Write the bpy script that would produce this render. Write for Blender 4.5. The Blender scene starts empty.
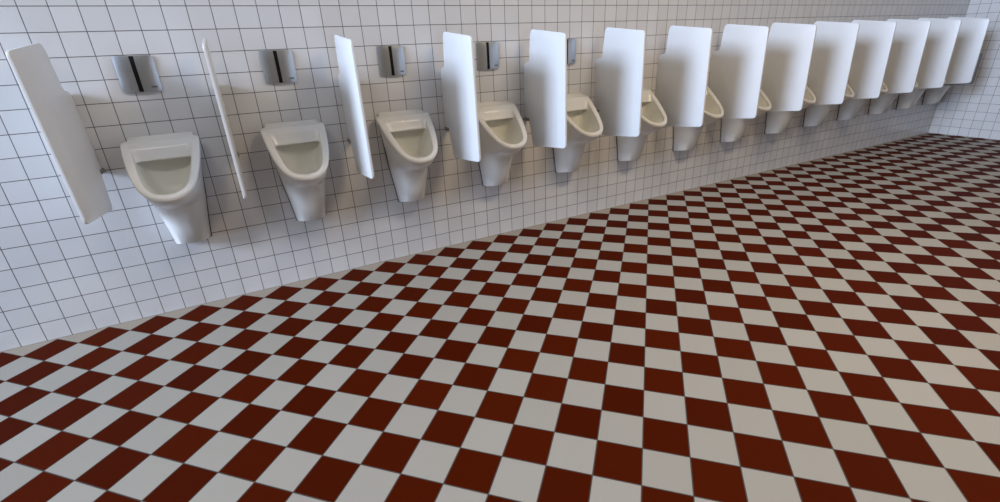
import bpy, bmesh, math
from mathutils import Vector, Matrix
T = 0.1                                   # one wall tile pitch, metres
scene = bpy.context.scene
COL = scene.collection

# ------------------------------------------------------------------ helpers
def link(name, bm, mat, parent=None, smooth=True, angle=35):
    me = bpy.data.meshes.new(name)
    bmesh.ops.recalc_face_normals(bm, faces=bm.faces[:])
    bm.to_mesh(me); bm.free()
    if smooth:
        for p in me.polygons: p.use_smooth = True
        me.set_sharp_from_angle(angle=math.radians(angle))
    me.materials.append(mat)
    o = bpy.data.objects.new(name, me); COL.objects.link(o)
    if parent: o.parent = parent
    return o

def empty(name, loc=(0, 0, 0)):
    o = bpy.data.objects.new(name, None); COL.objects.link(o)
    o.location = loc; o.empty_display_size = 0.05
    return o

def tag(o, label, cat, group=None):
    o['label'] = label; o['category'] = cat
    if group: o['group'] = group
    return o

def dup(root, loc):
    r = root.copy(); COL.objects.link(r); r.location = loc
    for ch in list(root.children):
        c = ch.copy(); COL.objects.link(c); c.parent = r
        for g in list(ch.children):
            d = g.copy(); COL.objects.link(d); d.parent = c
    return r

def loft(bm, rows, closed=False):
    """rows: lists of points with equal count; quads between successive rows"""
    vs = [[bm.verts.new(p) for p in r] for r in rows]
    for a, b in zip(vs[:-1], vs[1:]):
        n = len(a)
        for i in range(n if closed else n - 1):
            j = (i + 1) % n
            bm.faces.new((a[i], a[j], b[j], b[i]))
    return vs

def catmull(pts, n):
    """n points evenly spaced along a Catmull-Rom curve through pts"""
    P = [Vector(p) for p in pts]
    P = [P[0] * 2 - P[1]] + P + [P[-1] * 2 - P[-2]]
    dense = []
    for i in range(1, len(P) - 2):
        for k in range(24):
            t = k / 24
            a, b, c, d = P[i - 1], P[i], P[i + 1], P[i + 2]
            dense.append(0.5 * ((2 * b) + (c - a) * t + (2 * a - 5 * b + 4 * c - d) * t * t + (3 * b - a - 3 * c + d) * t ** 3))
    dense.append(P[-2])
    L = [0]
    for a, b in zip(dense[:-1], dense[1:]): L.append(L[-1] + (b - a).length)
    out = []; j = 0
    for k in range(n):
        s = L[-1] * k / (n - 1)
        while j < len(L) - 2 and L[j + 1] < s: j += 1
        f = (s - L[j]) / max(1e-9, L[j + 1] - L[j])
        out.append(dense[j].lerp(dense[j + 1], min(1, f)))
    return out

def rounded(poly, radii, seg=5):
    """2-D polygon with its corners rounded"""
    n = len(poly); out = []
    for i in range(n):
        p = Vector(poly[i]); a = Vector(poly[i - 1]); b = Vector(poly[(i + 1) % n]); r = radii[i]
        if r <= 0: out.append(p); continue
        u = (a - p).normalized(); v = (b - p).normalized()
        r1 = min(r, (a - p).length * .48, (b - p).length * .48)
        s, e = p + u * r1, p + v * r1
        for k in range(seg + 1):
            t = k / seg
            out.append((1 - t) ** 2 * s + 2 * t * (1 - t) * p + t * t * e)
    return out

def slab(bm, outline, th, bevel, seg=3, place=lambda a, b, c: (c, a, b)):
    """plate: 2-D outline extruded by th (centred) with rounded rims"""
    n = len(outline)
    f = [bm.verts.new(place(p[0], p[1], -th / 2)) for p in outline]
    g = [bm.verts.new(place(p[0], p[1], th / 2)) for p in outline]
    rim = []
    fa = bm.faces.new(f); ga = bm.faces.new(g[::-1])
    for i in range(n):
        j = (i + 1) % n
        bm.faces.new((f[j], f[i], g[i], g[j]))
    if bevel > 0:
        ed = list(set(fa.edges[:] + ga.edges[:]))
        bmesh.ops.bevel(bm, geom=ed, offset=bevel, segments=seg, profile=0.5, affect='EDGES', clamp_overlap=True)

def box(bm, lo, hi, bevel=0, seg=2):
    r = bmesh.ops.create_cube(bm, size=1)
    c = [(a + b) / 2 for a, b in zip(lo, hi)]; s = [b - a for a, b in zip(lo, hi)]
    for v in r['verts']: v.co = Vector((c[0] + v.co.x * s[0], c[1] + v.co.y * s[1], c[2] + v.co.z * s[2]))
    if bevel:
        es = list({e for v in r['verts'] for e in v.link_edges})
        bmesh.ops.bevel(bm, geom=es, offset=bevel, segments=seg, profile=.5, affect='EDGES')

# ------------------------------------------------------------------ materials
def new_mat(name):
    m = bpy.data.materials.new(name); m.use_nodes = True
    nt = m.node_tree; b = nt.nodes['Principled BSDF']
    return m, nt, b

class N:
    def __init__(s, nt): s.nt = nt
    def math(s, op, a, b=None, c=None):
        n = s.nt.nodes.new('ShaderNodeMath'); n.operation = op
        for i, v in enumerate((a, b, c)):
            if v is None: continue
            if isinstance(v, (int, float)): n.inputs[i].default_value = v
            else: s.nt.links.new(v, n.inputs[i])
        return n.outputs[0]
    def mix(s, f, a, b):
        n = s.nt.nodes.new('ShaderNodeMix'); n.data_type = 'RGBA'
        for sock, v in ((n.inputs[0], f), (n.inputs[6], a), (n.inputs[7], b)):
            if isinstance(v, (int, float)): sock.default_value = v
            elif isinstance(v, tuple): sock.default_value = (*v, 1)
            else: s.nt.links.new(v, sock)
        return n.outputs[2]
    def pos(s):
        g = s.nt.nodes.new('ShaderNodeNewGeometry'); x = s.nt.nodes.new('ShaderNodeSeparateXYZ')
        s.nt.links.new(g.outputs['Position'], x.inputs[0]); return x.outputs
    def noise(s, scale, detail=2, vec=None):
        n = s.nt.nodes.new('ShaderNodeTexNoise'); n.inputs['Scale'].default_value = scale; n.inputs['Detail'].default_value = detail
        if vec is None:
            g = s.nt.nodes.new('ShaderNodeNewGeometry'); vec = g.outputs['Position']
        s.nt.links.new(vec, n.inputs['Vector']); return n.outputs[0]
    def white(s, a, b):
        c = s.nt.nodes.new('ShaderNodeCombineXYZ'); s.nt.links.new(a, c.inputs[0]); s.nt.links.new(b, c.inputs[1])
        n = s.nt.nodes.new('ShaderNodeTexWhiteNoise'); n.noise_dimensions = '2D'
        s.nt.links.new(c.outputs[0], n.inputs['Vector']); return n.outputs['Value']
    def bump(s, h, strength, dist, b):
        n = s.nt.nodes.new('ShaderNodeBump'); n.inputs['Strength'].default_value = strength; n.inputs['Distance'].default_value = dist
        s.nt.links.new(h, n.inputs['Height']); s.nt.links.new(n.outputs[0], b.inputs['Normal'])
    def joint(s, u, v, half):
        """u, v in tile units -> 1 on the tile, 0 in the joint"""
        def edge(a):
            f = s.math('FRACT', a)
            return s.math('MINIMUM', f, s.math('SUBTRACT', 1.0, f))
        d = s.math('MINIMUM', edge(u), edge(v))
        n = s.nt.nodes.new('ShaderNodeMapRange'); n.interpolation_type = 'SMOOTHSTEP'
        s.nt.links.new(d, n.inputs[0]); n.inputs[1].default_value = half * .7; n.inputs[2].default_value = half * 1.3
        return n.outputs[0]

def wall_tile(name, axis):
    m, nt, b = new_mat(name); k = N(nt); p = k.pos()
    u = k.math('DIVIDE', p[axis], T); v = k.math('ADD', k.math('DIVIDE', p[2], T), 1 - ROW0)
    t = k.joint(u, v, 0.0165)
    r = k.white(k.math('FLOOR', u), k.math('FLOOR', v))
    tile = k.mix(r, WALL_A, WALL_B)
    nt.links.new(k.mix(t, GROUT, tile), b.inputs['Base Color'])
    rough = k.math('SUBTRACT', 0.75, k.math('MULTIPLY', t, 0.52)); nt.links.new(rough, b.inputs['Roughness'])
    h = k.math('ADD', t, k.math('MULTIPLY', k.noise(7.0), 0.25)); k.bump(h, 0.35, 0.002, b)
    return m
ROW0 = 0.995
WALL_A, WALL_B, GROUT = (.64, .637, .64), (.685, .682, .685), (.09, .083, .08)

D, X0, Y0 = 0.21175, 0.14099, 0.008       # floor tiles lie at 45 degrees to the wall
def floor_tile(name):
    m, nt, b = new_mat(name); k = N(nt); p = k.pos()
    xx = k.math('DIVIDE', k.math('SUBTRACT', p[0], X0), D)
    yy = k.math('DIVIDE', k.math('SUBTRACT', k.math('MULTIPLY', p[1], -1.0), Y0), D)
    u = k.math('ADD', xx, yy); v = k.math('SUBTRACT', xx, yy)
    t = k.joint(u, v, 0.0125)
    fu, fv = k.math('FLOOR', u), k.math('FLOOR', v)
    diff = k.math('SUBTRACT', fu, fv)
    odd = k.math('FLOORED_MODULO', diff, 2.0)
    edge = k.math('LESS_THAN', k.math('ABSOLUTE', diff), 0.5)          # cut tiles along the wall
    joint = k.math('LESS_THAN', yy, 0.0)                               # mortar strip against the wall
    r = k.white(fu, fv)
    pale = k.mix(r, PALE_A, PALE_B); red = k.mix(r, RED_A, RED_B)
    mott = k.noise(26.0, 3)
    pale = k.mix(k.math('MULTIPLY', mott, .12), pale, (.40, .36, .30))
    pale = k.mix(edge, pale, BORDER)
    c = k.mix(odd, pale, red); c = k.mix(t, FGROUT, c); c = k.mix(joint, c, BORDER)
    nt.links.new(c, b.inputs['Base Color'])
    b.inputs['Roughness'].default_value = 0.6; b.inputs['Specular IOR Level'].default_value = 0.03
    h = k.math('ADD', t, k.math('MULTIPLY', k.noise(60.0, 4), 0.15)); k.bump(h, 0.3, 0.0015, b)
    return m
PALE_A, PALE_B = (.365, .348, .310), (.398, .378, .340)
RED_A, RED_B = (.060, .0060, .0002), (.075, .0078, .0003)
BORDER, FGROUT = (.36, .315, .26), (.085, .075, .068)

def plain(name, col, rough=.5, metal=0.0, coat=0.0, spec=.5):
    m, nt, b = new_mat(name); k = N(nt)
    c = k.mix(k.noise(9.0), tuple(x * .96 for x in col), tuple(min(1, x * 1.03) for x in col))
    nt.links.new(c, b.inputs['Base Color'])
    b.inputs['Roughness'].default_value = rough; b.inputs['Metallic'].default_value = metal
    b.inputs['Coat Weight'].default_value = coat; b.inputs['Specular IOR Level'].default_value = spec
    return m

def brushed(name, col):
    m, nt, b = new_mat(name); k = N(nt)
    tc = nt.nodes.new('ShaderNodeTexCoord'); mp = nt.nodes.new('ShaderNodeMapping')
    nt.links.new(tc.outputs['Object'], mp.inputs[0]); mp.inputs['Scale'].default_value = (500, 500, 6)
    n = k.noise(1.0, 2, mp.outputs[0])
    nt.links.new(k.mix(n, tuple(x * .8 for x in col), tuple(x * 1.15 for x in col)), b.inputs['Base Color'])
    b.inputs['Metallic'].default_value = .9; b.inputs['Roughness'].default_value = .36
    return m

M = dict(
    wall=wall_tile('white_wall_tile', 0), wall_end=wall_tile('white_wall_tile_end', 1), floor=floor_tile('checker_floor_tile'),
    paint=plain('warm_bounce_paint', (.50, .46, .40), .8),  # unseen ceiling and left wall, toned down and warm to tint the fill
    bounce_wall=plain('brown_bounce_wall', (.30, .23, .16), .6),  # unseen front wall, colour made up to dim and warm the bounce
    ceramic=plain('glazed_ceramic', (.79, .785, .76), .24, spec=.5),
    bowl=plain('shaded_bowl_glaze', (.77, .765, .70), .42),  # same glaze as the ceramic, interior shading put into its tone
    panel=plain('white_partition', (.74, .75, .76), .3, spec=.4),
    steel=brushed('brushed_steel', (.47, .50, .53)),
    black=plain('black_strip', (.006, .006, .007), .5, spec=.15),
    bracket=plain('bracket_metal', (.24, .235, .22), .5),
    grey=plain('grey_plastic', (.13, .13, .13), .6),
    seal=plain('seal_shadow_gap', (.12, .115, .11), .8),
    print=plain('dark_print', (.05, .05, .06), .6),
    frame=plain('window_frame', (.7, .7, .7), .4),
)

# ------------------------------------------------------------------ the room
XL, XR, YF, H = -3.2, 9.135, -4.7, 5.2
def struct(name, bm, mat):
    o = link(name, bm, mat, smooth=False); o['kind'] = 'structure'; return o
def boxes(*bs):
    bm = bmesh.new()
    for lo, hi in bs: box(bm, lo, hi)
    return bm
struct('floor', boxes(((XL - .2, YF - .2, -.12), (XR + .2, .2, 0))), M['floor'])
struct('ceiling', boxes(((XL - .2, YF - .2, H), (XR + .2, .2, H + .12))), M['paint'])
struct('wall_back', boxes(((XL - .2, 0, 0), (XR + .2, .2, H))), M['wall'])
struct('wall_right', boxes(((XR, YF, 0), (XR + .2, 0, H))), M['wall_end'])
struct('wall_front', boxes(((XL - .2, YF - .2, 0), (XR + .2, YF, H))), M['bounce_wall'])
WY0, WY1, WZ0, WZ1 = -4.5, -.12, .12, 5.0
struct('wall_left', boxes(((XL - .2, YF, 0), (XL, 0, WZ0)), ((XL - .2, YF, WZ1), (XL, 0, H)),
                          ((XL - .2, YF, WZ0), (XL, WY0, WZ1)), ((XL - .2, WY1, WZ0), (XL, 0, WZ1))), M['paint'])
fr = [((XL - .13, WY0, WZ0), (XL - .07, WY0 + .06, WZ1)), ((XL - .13, WY1 - .06, WZ0), (XL - .07, WY1, WZ1)),
      ((XL - .13, WY0, WZ0), (XL - .07, WY1, WZ0 + .06)), ((XL - .13, WY0, WZ1 - .06), (XL - .07, WY1, WZ1))]
for i in (1, 2):
    y = WY0 + (WY1 - WY0) * i / 3; fr.append(((XL - .13, y - .03, WZ0), (XL - .07, y + .03, WZ1)))
struct('window_1', boxes(*fr), M['frame'])

# ------------------------------------------------------------------ urinal (tile units -> metres)
def V(x, y, z): return Vector((x * T, y * T, z * T))
def rim_z(y): return 9.116 + .742 * (y + .58) if y < -.58 else 9.116 + (y + .58) * -.1
NS = 65
OUT = [(-1.36, 0), (-1.38, -.28), (-1.55, -.36), (-1.615, -.58), (-1.515, -1.51), (-1.345, -2.28), (-1.10, -2.90), (-.76, -3.27), (-.39, -3.45), (0, -3.495)]
OUT = OUT + [(-x, y) for x, y in OUT[-2::-1]]
INN = [(-1.225, -.84), (-1.145, -1.48), (-1.015, -2.2), (-.845, -2.78), (-.60, -3.11), (-.3, -3.25), (0, -3.285)]
INN = INN + [(-x, y) for x, y in INN[-2::-1]]
def ucurve(hw, dep, z0, z1, n=2.7):
    r = []
    for i in range(161):
        a = math.pi * i / 160
        c, s = math.cos(a), math.sin(a)
        x = -hw * math.copysign(abs(c) ** (2 / n), c); y = -dep * abs(s) ** (2 / n)
        r.append(Vector((x, y, z0 + (z1 - z0) * (-y / dep))))
    return r
def resample(P, n):
    L = [0]
    for a, b in zip(P[:-1], P[1:]): L.append(L[-1] + (b - a).length)
    out = []; j = 0
    for k in range(n):
        s = L[-1] * k / (n - 1)
        while j < len(L) - 2 and L[j + 1] < s: j += 1
        f = (s - L[j]) / max(1e-9, L[j + 1] - L[j]); out.append(P[j].lerp(P[j + 1], min(1, f)))
    return out
def outline(pts, dz=0.0, grow=0.0):
    c = catmull([(x, y, 0) for x, y in pts], NS)
    r = []
    for p in c:
        q = Vector((p.x * (1 + grow / 1.6), p.y * (1 + grow / 2.85), 0)); q.z = rim_z(p.y) + dz; r.append(q)
    return r

def make_urinal():
    root = empty('urinal')
    S = lambda row: [tuple(p * T) for p in row]
    rimlow = outline(OUT, -.17, -.07); rimmid = outline(OUT, -.06, -.015)
    l0 = resample(ucurve(.80, 1.22, 3.88, 4.06), NS)
    l1 = resample(ucurve(.91, 1.47, 4.75, 4.9), NS)
    l2 = resample(ucurve(1.02, 1.70, 5.5, 5.55), NS)
    l3 = resample(ucurve(1.12, 1.92, 6.15, 6.10), NS)
    def blend(a, b, t, inn=0.0):
        r = []
        for p, q in zip(a, b):
            m = p.lerp(q, t); w = max(0, min(1, (-m.y - .8) / 1.2))
            r.append(Vector((m.x, m.y, m.z - inn * w)))
        return r
    bot = [Vector((p.x * .94, p.y * .94, p.z - .035)) for p in l0]
    base = [Vector((p.x * .05, p.y * .1, p.z - .035)) for p in l0]
    bm = bmesh.new()
    loft(bm, [S(base), S(bot), S(l0), S(l1), S(l2), S(l3), S(blend(l3, rimlow, .10, .0)), S(blend(l3, rimlow, .3, .08)), S(blend(l3, rimlow, .55, .13)), S(blend(l3, rimlow, .8, .09)), S(rimlow), S(rimmid)])
    link('body', bm, M['ceramic'], root, angle=50)
    inn0 = outline(INN, 0)
    def shrink(c, f, dz): return [Vector((p.x * f, -1.7 + (p.y + 1.7) * f, p.z + dz)) for p in c]
    def corr(a, b, t): return [p.lerp(q, t) for p, q in zip(a, b)]
    lift = lambda c, d: [Vector((p.x, p.y - d * .6, p.z + d * .8)) for p in c]
    # rim: flat sloping ring with a rolled edge, ending at the shelf
    o_arc = resample([q for q in outline(OUT, 0) if q.y < -.5], NS)
    o_low = [Vector((p.x, p.y, p.z - .08)) for p in o_arc]
    o_shd = [Vector((p.x, p.y, p.z - .035)) for p in o_arc]
    ring = [o_low, o_shd, lift(corr(o_arc, inn0, .05), .025), lift(corr(o_arc, inn0, .18), .04), lift(corr(o_arc, inn0, .8), .04), lift(corr(o_arc, inn0, .94), .02), shrink(inn0, .99, -.05), shrink(inn0, .98, -.2)]
    bm = bmesh.new()
    loft(bm, [S(r) for r in ring])
    # shelf against the wall with its two notched corners
    plan = rounded([(-1.23, -.90), (-1.60, -.66), (-1.615, -.40), (-1.385, -.34), (-1.345, 0), (1.345, 0), (1.385, -.34), (1.615, -.40), (1.60, -.66), (1.23, -.90)], [.04, .06, .07, .06, .05, .05, .06, .07, .06, .04], 5)
    def zt(y):
        return 9.40 - .17 * (-y) / .36 if y > -.36 else (9.23 - .075 * (-y - .36) / .22 if y > -.58 else rim_z(y) + .04)
    tv = [bm.verts.new((p.x * T, p.y * T, (zt(p.y) - .05) * T)) for p in plan]
    ti = [bm.verts.new((p.x * .97 * T, (p.y * .94 - .02) * T, zt(p.y * .94 - .02) * T)) for p in plan]
    bv = [bm.verts.new((p.x * .99 * T, p.y * .95 * T, 8.80 * T)) for p in plan]
    n = len(plan)
    for i in range(n):
        j = (i + 1) % n
        bm.faces.new((tv[i], tv[j], ti[j], ti[i])); bm.faces.new((bv[i], bv[j], tv[j], tv[i]))
    for i in range(n // 2 - 1):
        bm.faces.new((ti[i], ti[i + 1], ti[n - 2 - i], ti[n - 1 - i]))
    link('rim', bm, M['ceramic'], root, angle=55)
    # recessed band under the shelf, its lower lip overhanging the bowl
    bm = bmesh.new()
    prof = [(-.70, 9.02), (-.81, 8.985), (-.87, 8.92), (-.92, 8.79), (-.99, 8.60), (-1.05, 8.45), (-1.075, 8.40), (-1.075, 8.36), (-1.02, 8.33), (-.92, 8.38), (-.82, 8.5), (-.6, 8.85)]
    rows = []
    for i in range(25):
        q = -1 + i / 12
        e = max(0, abs(q) - .78) / .22                       # ends curve forward into the ring
        rows.append([((1.31 + .20 * (y + .6)) * q * T, (y - .42 * e * e * max(0, (9.1 - z))) * T, (z - .10 * e * e * max(0, (9.1 - z))) * T) for y, z in prof])
    loft(bm, rows, True)
    link('flush_lip', bm, M['ceramic'], root, angle=50)
    # bowl: closed loop (ring inside plus a rounded back) drawn down to a small sump
    inn = shrink(inn0, .985, -.17)
    a, b = inn[-1], inn[0]; back = []
    for k in range(1, 22):
        t = k / 22; c = math.sin(math.pi * t)
        back.append(Vector((a.x + (b.x - a.x) * (.5 - .5 * math.cos(math.pi * t)), a.y + .40 * c ** .6, 8.9 - .1 * c)))
    loop = inn + back
    cen = Vector((0, -1.2, 6.62)); rows = [loop]
    for q in (.08, .18, .30, .44, .58, .72, .84, .93, .985):
        row = []
        for p in loop:
            an = math.atan2(p.y + 1.75, p.x)
            el = Vector((.62 * math.cos(an), -1.2 + .55 * math.sin(an), cen.z))
            t = q ** 1.15
            m = p.lerp(el, t)
            if q > .8:
                f = (q - .8) / .2; m = m.lerp(Vector((0, -1.2, 6.58)), f * f)
            m.z -= .18 * math.sin(math.pi * min(1, q)) * (1 if p.y > -1.6 else .35)
            row.append(m)
        rows.append(row)
    bm = bmesh.new(); bv = loft(bm, [S(r) for r in rows], True); bm.faces.new(bv[-1])
    link('bowl', bm, M['bowl'], root, angle=75)
    # joint sealing body to wall, its dark tone also painting the shadow gap
    bm = bmesh.new()
    w = [(-1.37, 9.0), (-1.30, 8.0), (-1.20, 6.9), (-1.12, 6.15), (-1.02, 5.5), (-.91, 4.75), (-.8, 3.86)]
    w = w + [(-x, z) for x, z in w[::-1]]
    f = [(x + math.copysign(.04, x), z - (.03 if z < 4 else 0)) for x, z in w]
    slab(bm, [Vector((x * T, z * T)) for x, z in f], .006, 0, place=lambda a, b, c: (a, c - .0031, b))
    link('seal_shadow_line', bm, M['seal'], root, smooth=False)
    return root

# ------------------------------------------------------------------ partition
def make_partition():
    root = empty('urinal_partition')
    pts = [(0, 8.15), (0, 11.56), (-.70, 11.70), (-.86, 13.6), (-4.62, 13.2), (-4.78, 6.70), (-1.05, 6.33), (-.60, 7.85), (-.5, 8.05)]
    rad = [.12, .22, .07, .34, .24, .22, .14, .1, .06]
    o = rounded([(a * T, b * T) for a, b in pts], [r * T for r in rad], 6)
    bm = bmesh.new(); slab(bm, o, .0125, .0035, 3)
    link('panel', bm, M['panel'], root, angle=40)
    bm = bmesh.new(); box(bm, (-.012, -.060, .792), (.012, 0, .813), .003)
    link('bracket', bm, M['bracket'], root)
    return root

# ------------------------------------------------------------------ flush plate
def make_plate():
    root = empty('flush_plate')
    hw, hh = .78 * T, .79 * T
    bm = bmesh.new()
    o = rounded([(-hw, -hh), (hw, -hh), (hw, hh), (-hw, hh)], [.012] * 4, 5)
    slab(bm, [Vector((p.x * .97, p.y * .97)) for p in o], .006, .001, place=lambda a, b, c: (a, c - .003, b))
    link('back_plate', bm, M['grey'], root)
    def cover(x0, x1, name, rl, rr):
        # shallow pillow, higher in the middle of the whole plate, with a turned edge
        out = rounded([(x0, -hh), (x1, -hh), (x1, hh), (x0, hh)], [rl, rr, rr, rl], 5)
        bm = bmesh.new(); nx, nz = 14, 16
        def half(x):     # half height at x (rounded outer corners)
            r = rl if abs(x - x0) < abs(x - x1) else rr; d = min(x - x0, x1 - x)
            return hh - (r - math.sqrt(max(0, r * r - (r - d) ** 2)) if d < r else 0)
        rows = []
        for i in range(nx + 1):
            t = i / nx; t = .5 - .5 * math.cos(math.pi * t); x = x0 + (x1 - x0) * t; h = half(x)
            row = [(x, -.004, -h), ]
            for k in range(nz + 1):
                q = -1 + 2 * k / nz; z = h * math.copysign(abs(q) ** .8, q)
                e = max(0, 1 - abs(x / hw) ** 3)
                row.append((x, -(.0065 + .0125 * e * (1 - .25 * q ** 4)), z))
            row.append((x, -.004, h))
            rows.append(row)
        v = loft(bm, rows)
        for r in (v[0], v[-1]): bm.faces.new(r)
        return link(name, bm, M['steel'], root, angle=30)
    cover(-hw, -.135 * T, 'left_cover', .006, .0012)
    rc = cover(.04 * T, hw, 'right_cover', .0012, .013)
    bm = bmesh.new(); box(bm, (-.14 * T, -.0182, -hh * .985), (.045 * T, -.004, hh * .985), .001)
    link('sensor_strip', bm, M['black'], root)
    # small maker's mark low on the right half: a row of tiny dark letters
    bm = bmesh.new(); x = .25 * T
    for w in (.05, .042, .046, .042, .046, .022, .042):
        box(bm, (x, -.0168, -.615 * T), (x + w * T, -.0105, -.56 * T)); x += (w + .012) * T
    link('maker_mark', bm, M['print'], rc, smooth=False)
    return root

PX = [.544, 1.144, 1.736, 2.345, 2.937, 3.540, 4.148, 4.752, 5.342, 5.947, 6.545, 7.175, 7.80, 8.455]
UX = [.842, 1.443, 2.056, 2.661, 3.271, 3.873, 4.490, 5.085, 5.72, 6.335, 6.94, 7.55, 8.165, 8.79]
FX = [.833, 1.441, 2.044, 2.665, 3.271]
ORD = ['first', 'second', 'third', 'fourth', 'fifth', 'sixth', 'seventh', 'eighth', 'ninth', 'tenth', 'eleventh', 'twelfth', 'thirteenth', 'fourteenth']

u0, p0, f0 = make_urinal(), make_partition(), make_plate()
for k in range(14):
    u = u0 if k == 0 else dup(u0, (0, 0, 0)); u.location = (UX[k], -.0005, .0015 * max(0, k - 7))
    p = p0 if k == 0 else dup(p0, (0, 0, 0)); p.location = (PX[k], -.0005, .0022 * max(0, k - 7)); p.rotation_euler = (0, 0, 0)
    if k == 0:      # the end panel hangs a little skewed
        p.location.x = .562 + .035; p.rotation_euler = (0, math.radians(-2.0), math.radians(-1.5))
    f = f0 if k == 0 else dup(f0, (0, 0, 0)); f.location = (FX[k] if k < 5 else UX[k], -.0005, 12.17 * T)
    if k == 0:
        lu = 'white ceramic wall urinal at the far left, nearest the camera'
        lp = 'white partition panel at the far left end, its shaded grey face turned to the camera'
        lf = 'brushed steel flush plate with black strip above the leftmost urinal'
    elif k == 1:
        lu = 'white ceramic wall urinal, second from the left, right of the edge-on partition'
        lp = 'white partition panel seen edge-on as a thin strip, second from the left'
        lf = 'brushed steel flush plate with black strip above the second urinal from the left'
    elif k == 13:
        lu = 'white ceramic wall urinal last in the row, between the last partition and the end wall'
        lp = 'white partition panel last in the row, in front of the tiled end wall, dark grey slab behind it'
        lf = 'brushed steel flush plate above the last urinal beside the end wall'
    else:
        lu = f'white ceramic wall urinal, {ORD[k]} from the left, right of the {ORD[k]} partition panel'
        lp = f'white partition panel, {ORD[k]} from the left, just left of the {ORD[k]} urinal'
        lf = f'brushed steel flush plate with black strip above the {ORD[k]} urinal from the left'
    tag(u, lu, 'urinal', 'row of wall urinals'); tag(p, lp, 'partition', 'partition panels between the urinals')
    tag(f, lf, 'flush plate', 'flush plates above the urinals')
    if k == 13:
        bm = bmesh.new()
        o = rounded([(-.10, .620), (-.10, .97), (-.478, .975), (-.486, .652)], [.01, .01, .012, .02], 4)
        slab(bm, o, .05, .006, 2, place=lambda a, b, c: (c + .034, a, b))
        b = link('dark_slab', bm, M['grey'], p); b['label'] = 'dark grey slab behind the last partition'  # dark slab along the lower part of the last partition

# ------------------------------------------------------------------ light
def area(name, loc, target, sx, sy, power, col):
    l = bpy.data.lights.new(name, 'AREA'); l.shape = 'RECTANGLE'; l.size = sx; l.size_y = sy; l.energy = power; l.color = col
    o = bpy.data.objects.new(name, l); COL.objects.link(o); o.location = loc
    o.rotation_euler = (Vector(target) - Vector(loc)).to_track_quat('-Z', 'Y').to_euler(); return o
area('sky_light', (-11.0, -4.0, 5.3), (4, -.5, 1.1), 4.0, 3.4, 2250, (.61, .75, 1.0))
area('low_sky_light', (-11.0, -3.4, 1.1), (4, -.4, .6), 4.0, 1.6, 420, (.61, .75, 1.0))
for x, y, z, pw, c in ((.2, -1.9, 3.2, 22, (1.0, .96, .93)), (3.7, -2.5, 3.2, 64, (1.0, .80, .55)), (6.8, -1.9, 3.2, 12, (1.0, .78, .52))):
    area('overhead_fill', (x, y, z), (x, y, 0), 1.3, .35, pw, c)  # unseen fill lights added overhead for warm light from above
w = bpy.data.worlds.new('sky'); scene.world = w; w.use_nodes = True
w.node_tree.nodes['Background'].inputs[0].default_value = (.62, .78, 1.0, 1); w.node_tree.nodes['Background'].inputs[1].default_value = 1.0

# ------------------------------------------------------------------ camera
cam = bpy.data.cameras.new('camera'); co = bpy.data.objects.new('camera', cam); COL.objects.link(co)
F, YAW, PIT, ROL = 465.526, 0.4765383, -0.4088163, -0.0461886
r = Vector((math.cos(YAW), -math.sin(YAW), 0)); f = Vector((math.sin(YAW) * math.cos(PIT), math.cos(YAW) * math.cos(PIT), math.sin(PIT)))
u = r.cross(f); r2 = math.cos(ROL) * r + math.sin(ROL) * u; u2 = -math.sin(ROL) * r + math.cos(ROL) * u
m = Matrix((r2, u2, -f)).transposed().to_4x4(); m.translation = Vector((1.82926, -4.27373, 1.87830)) * (2 / 3)
co.matrix_world = m
cam.sensor_fit = 'HORIZONTAL'; cam.sensor_width = 36; cam.lens = F * 36 / 1000; cam.clip_start = .02
scene.camera = co
scene.view_settings.view_transform = 'Standard'; scene.view_settings.look = 'None'
scene.view_settings.gamma = 1; scene.view_settings.use_curve_mapping = False; scene.view_settings.exposure = 0.0
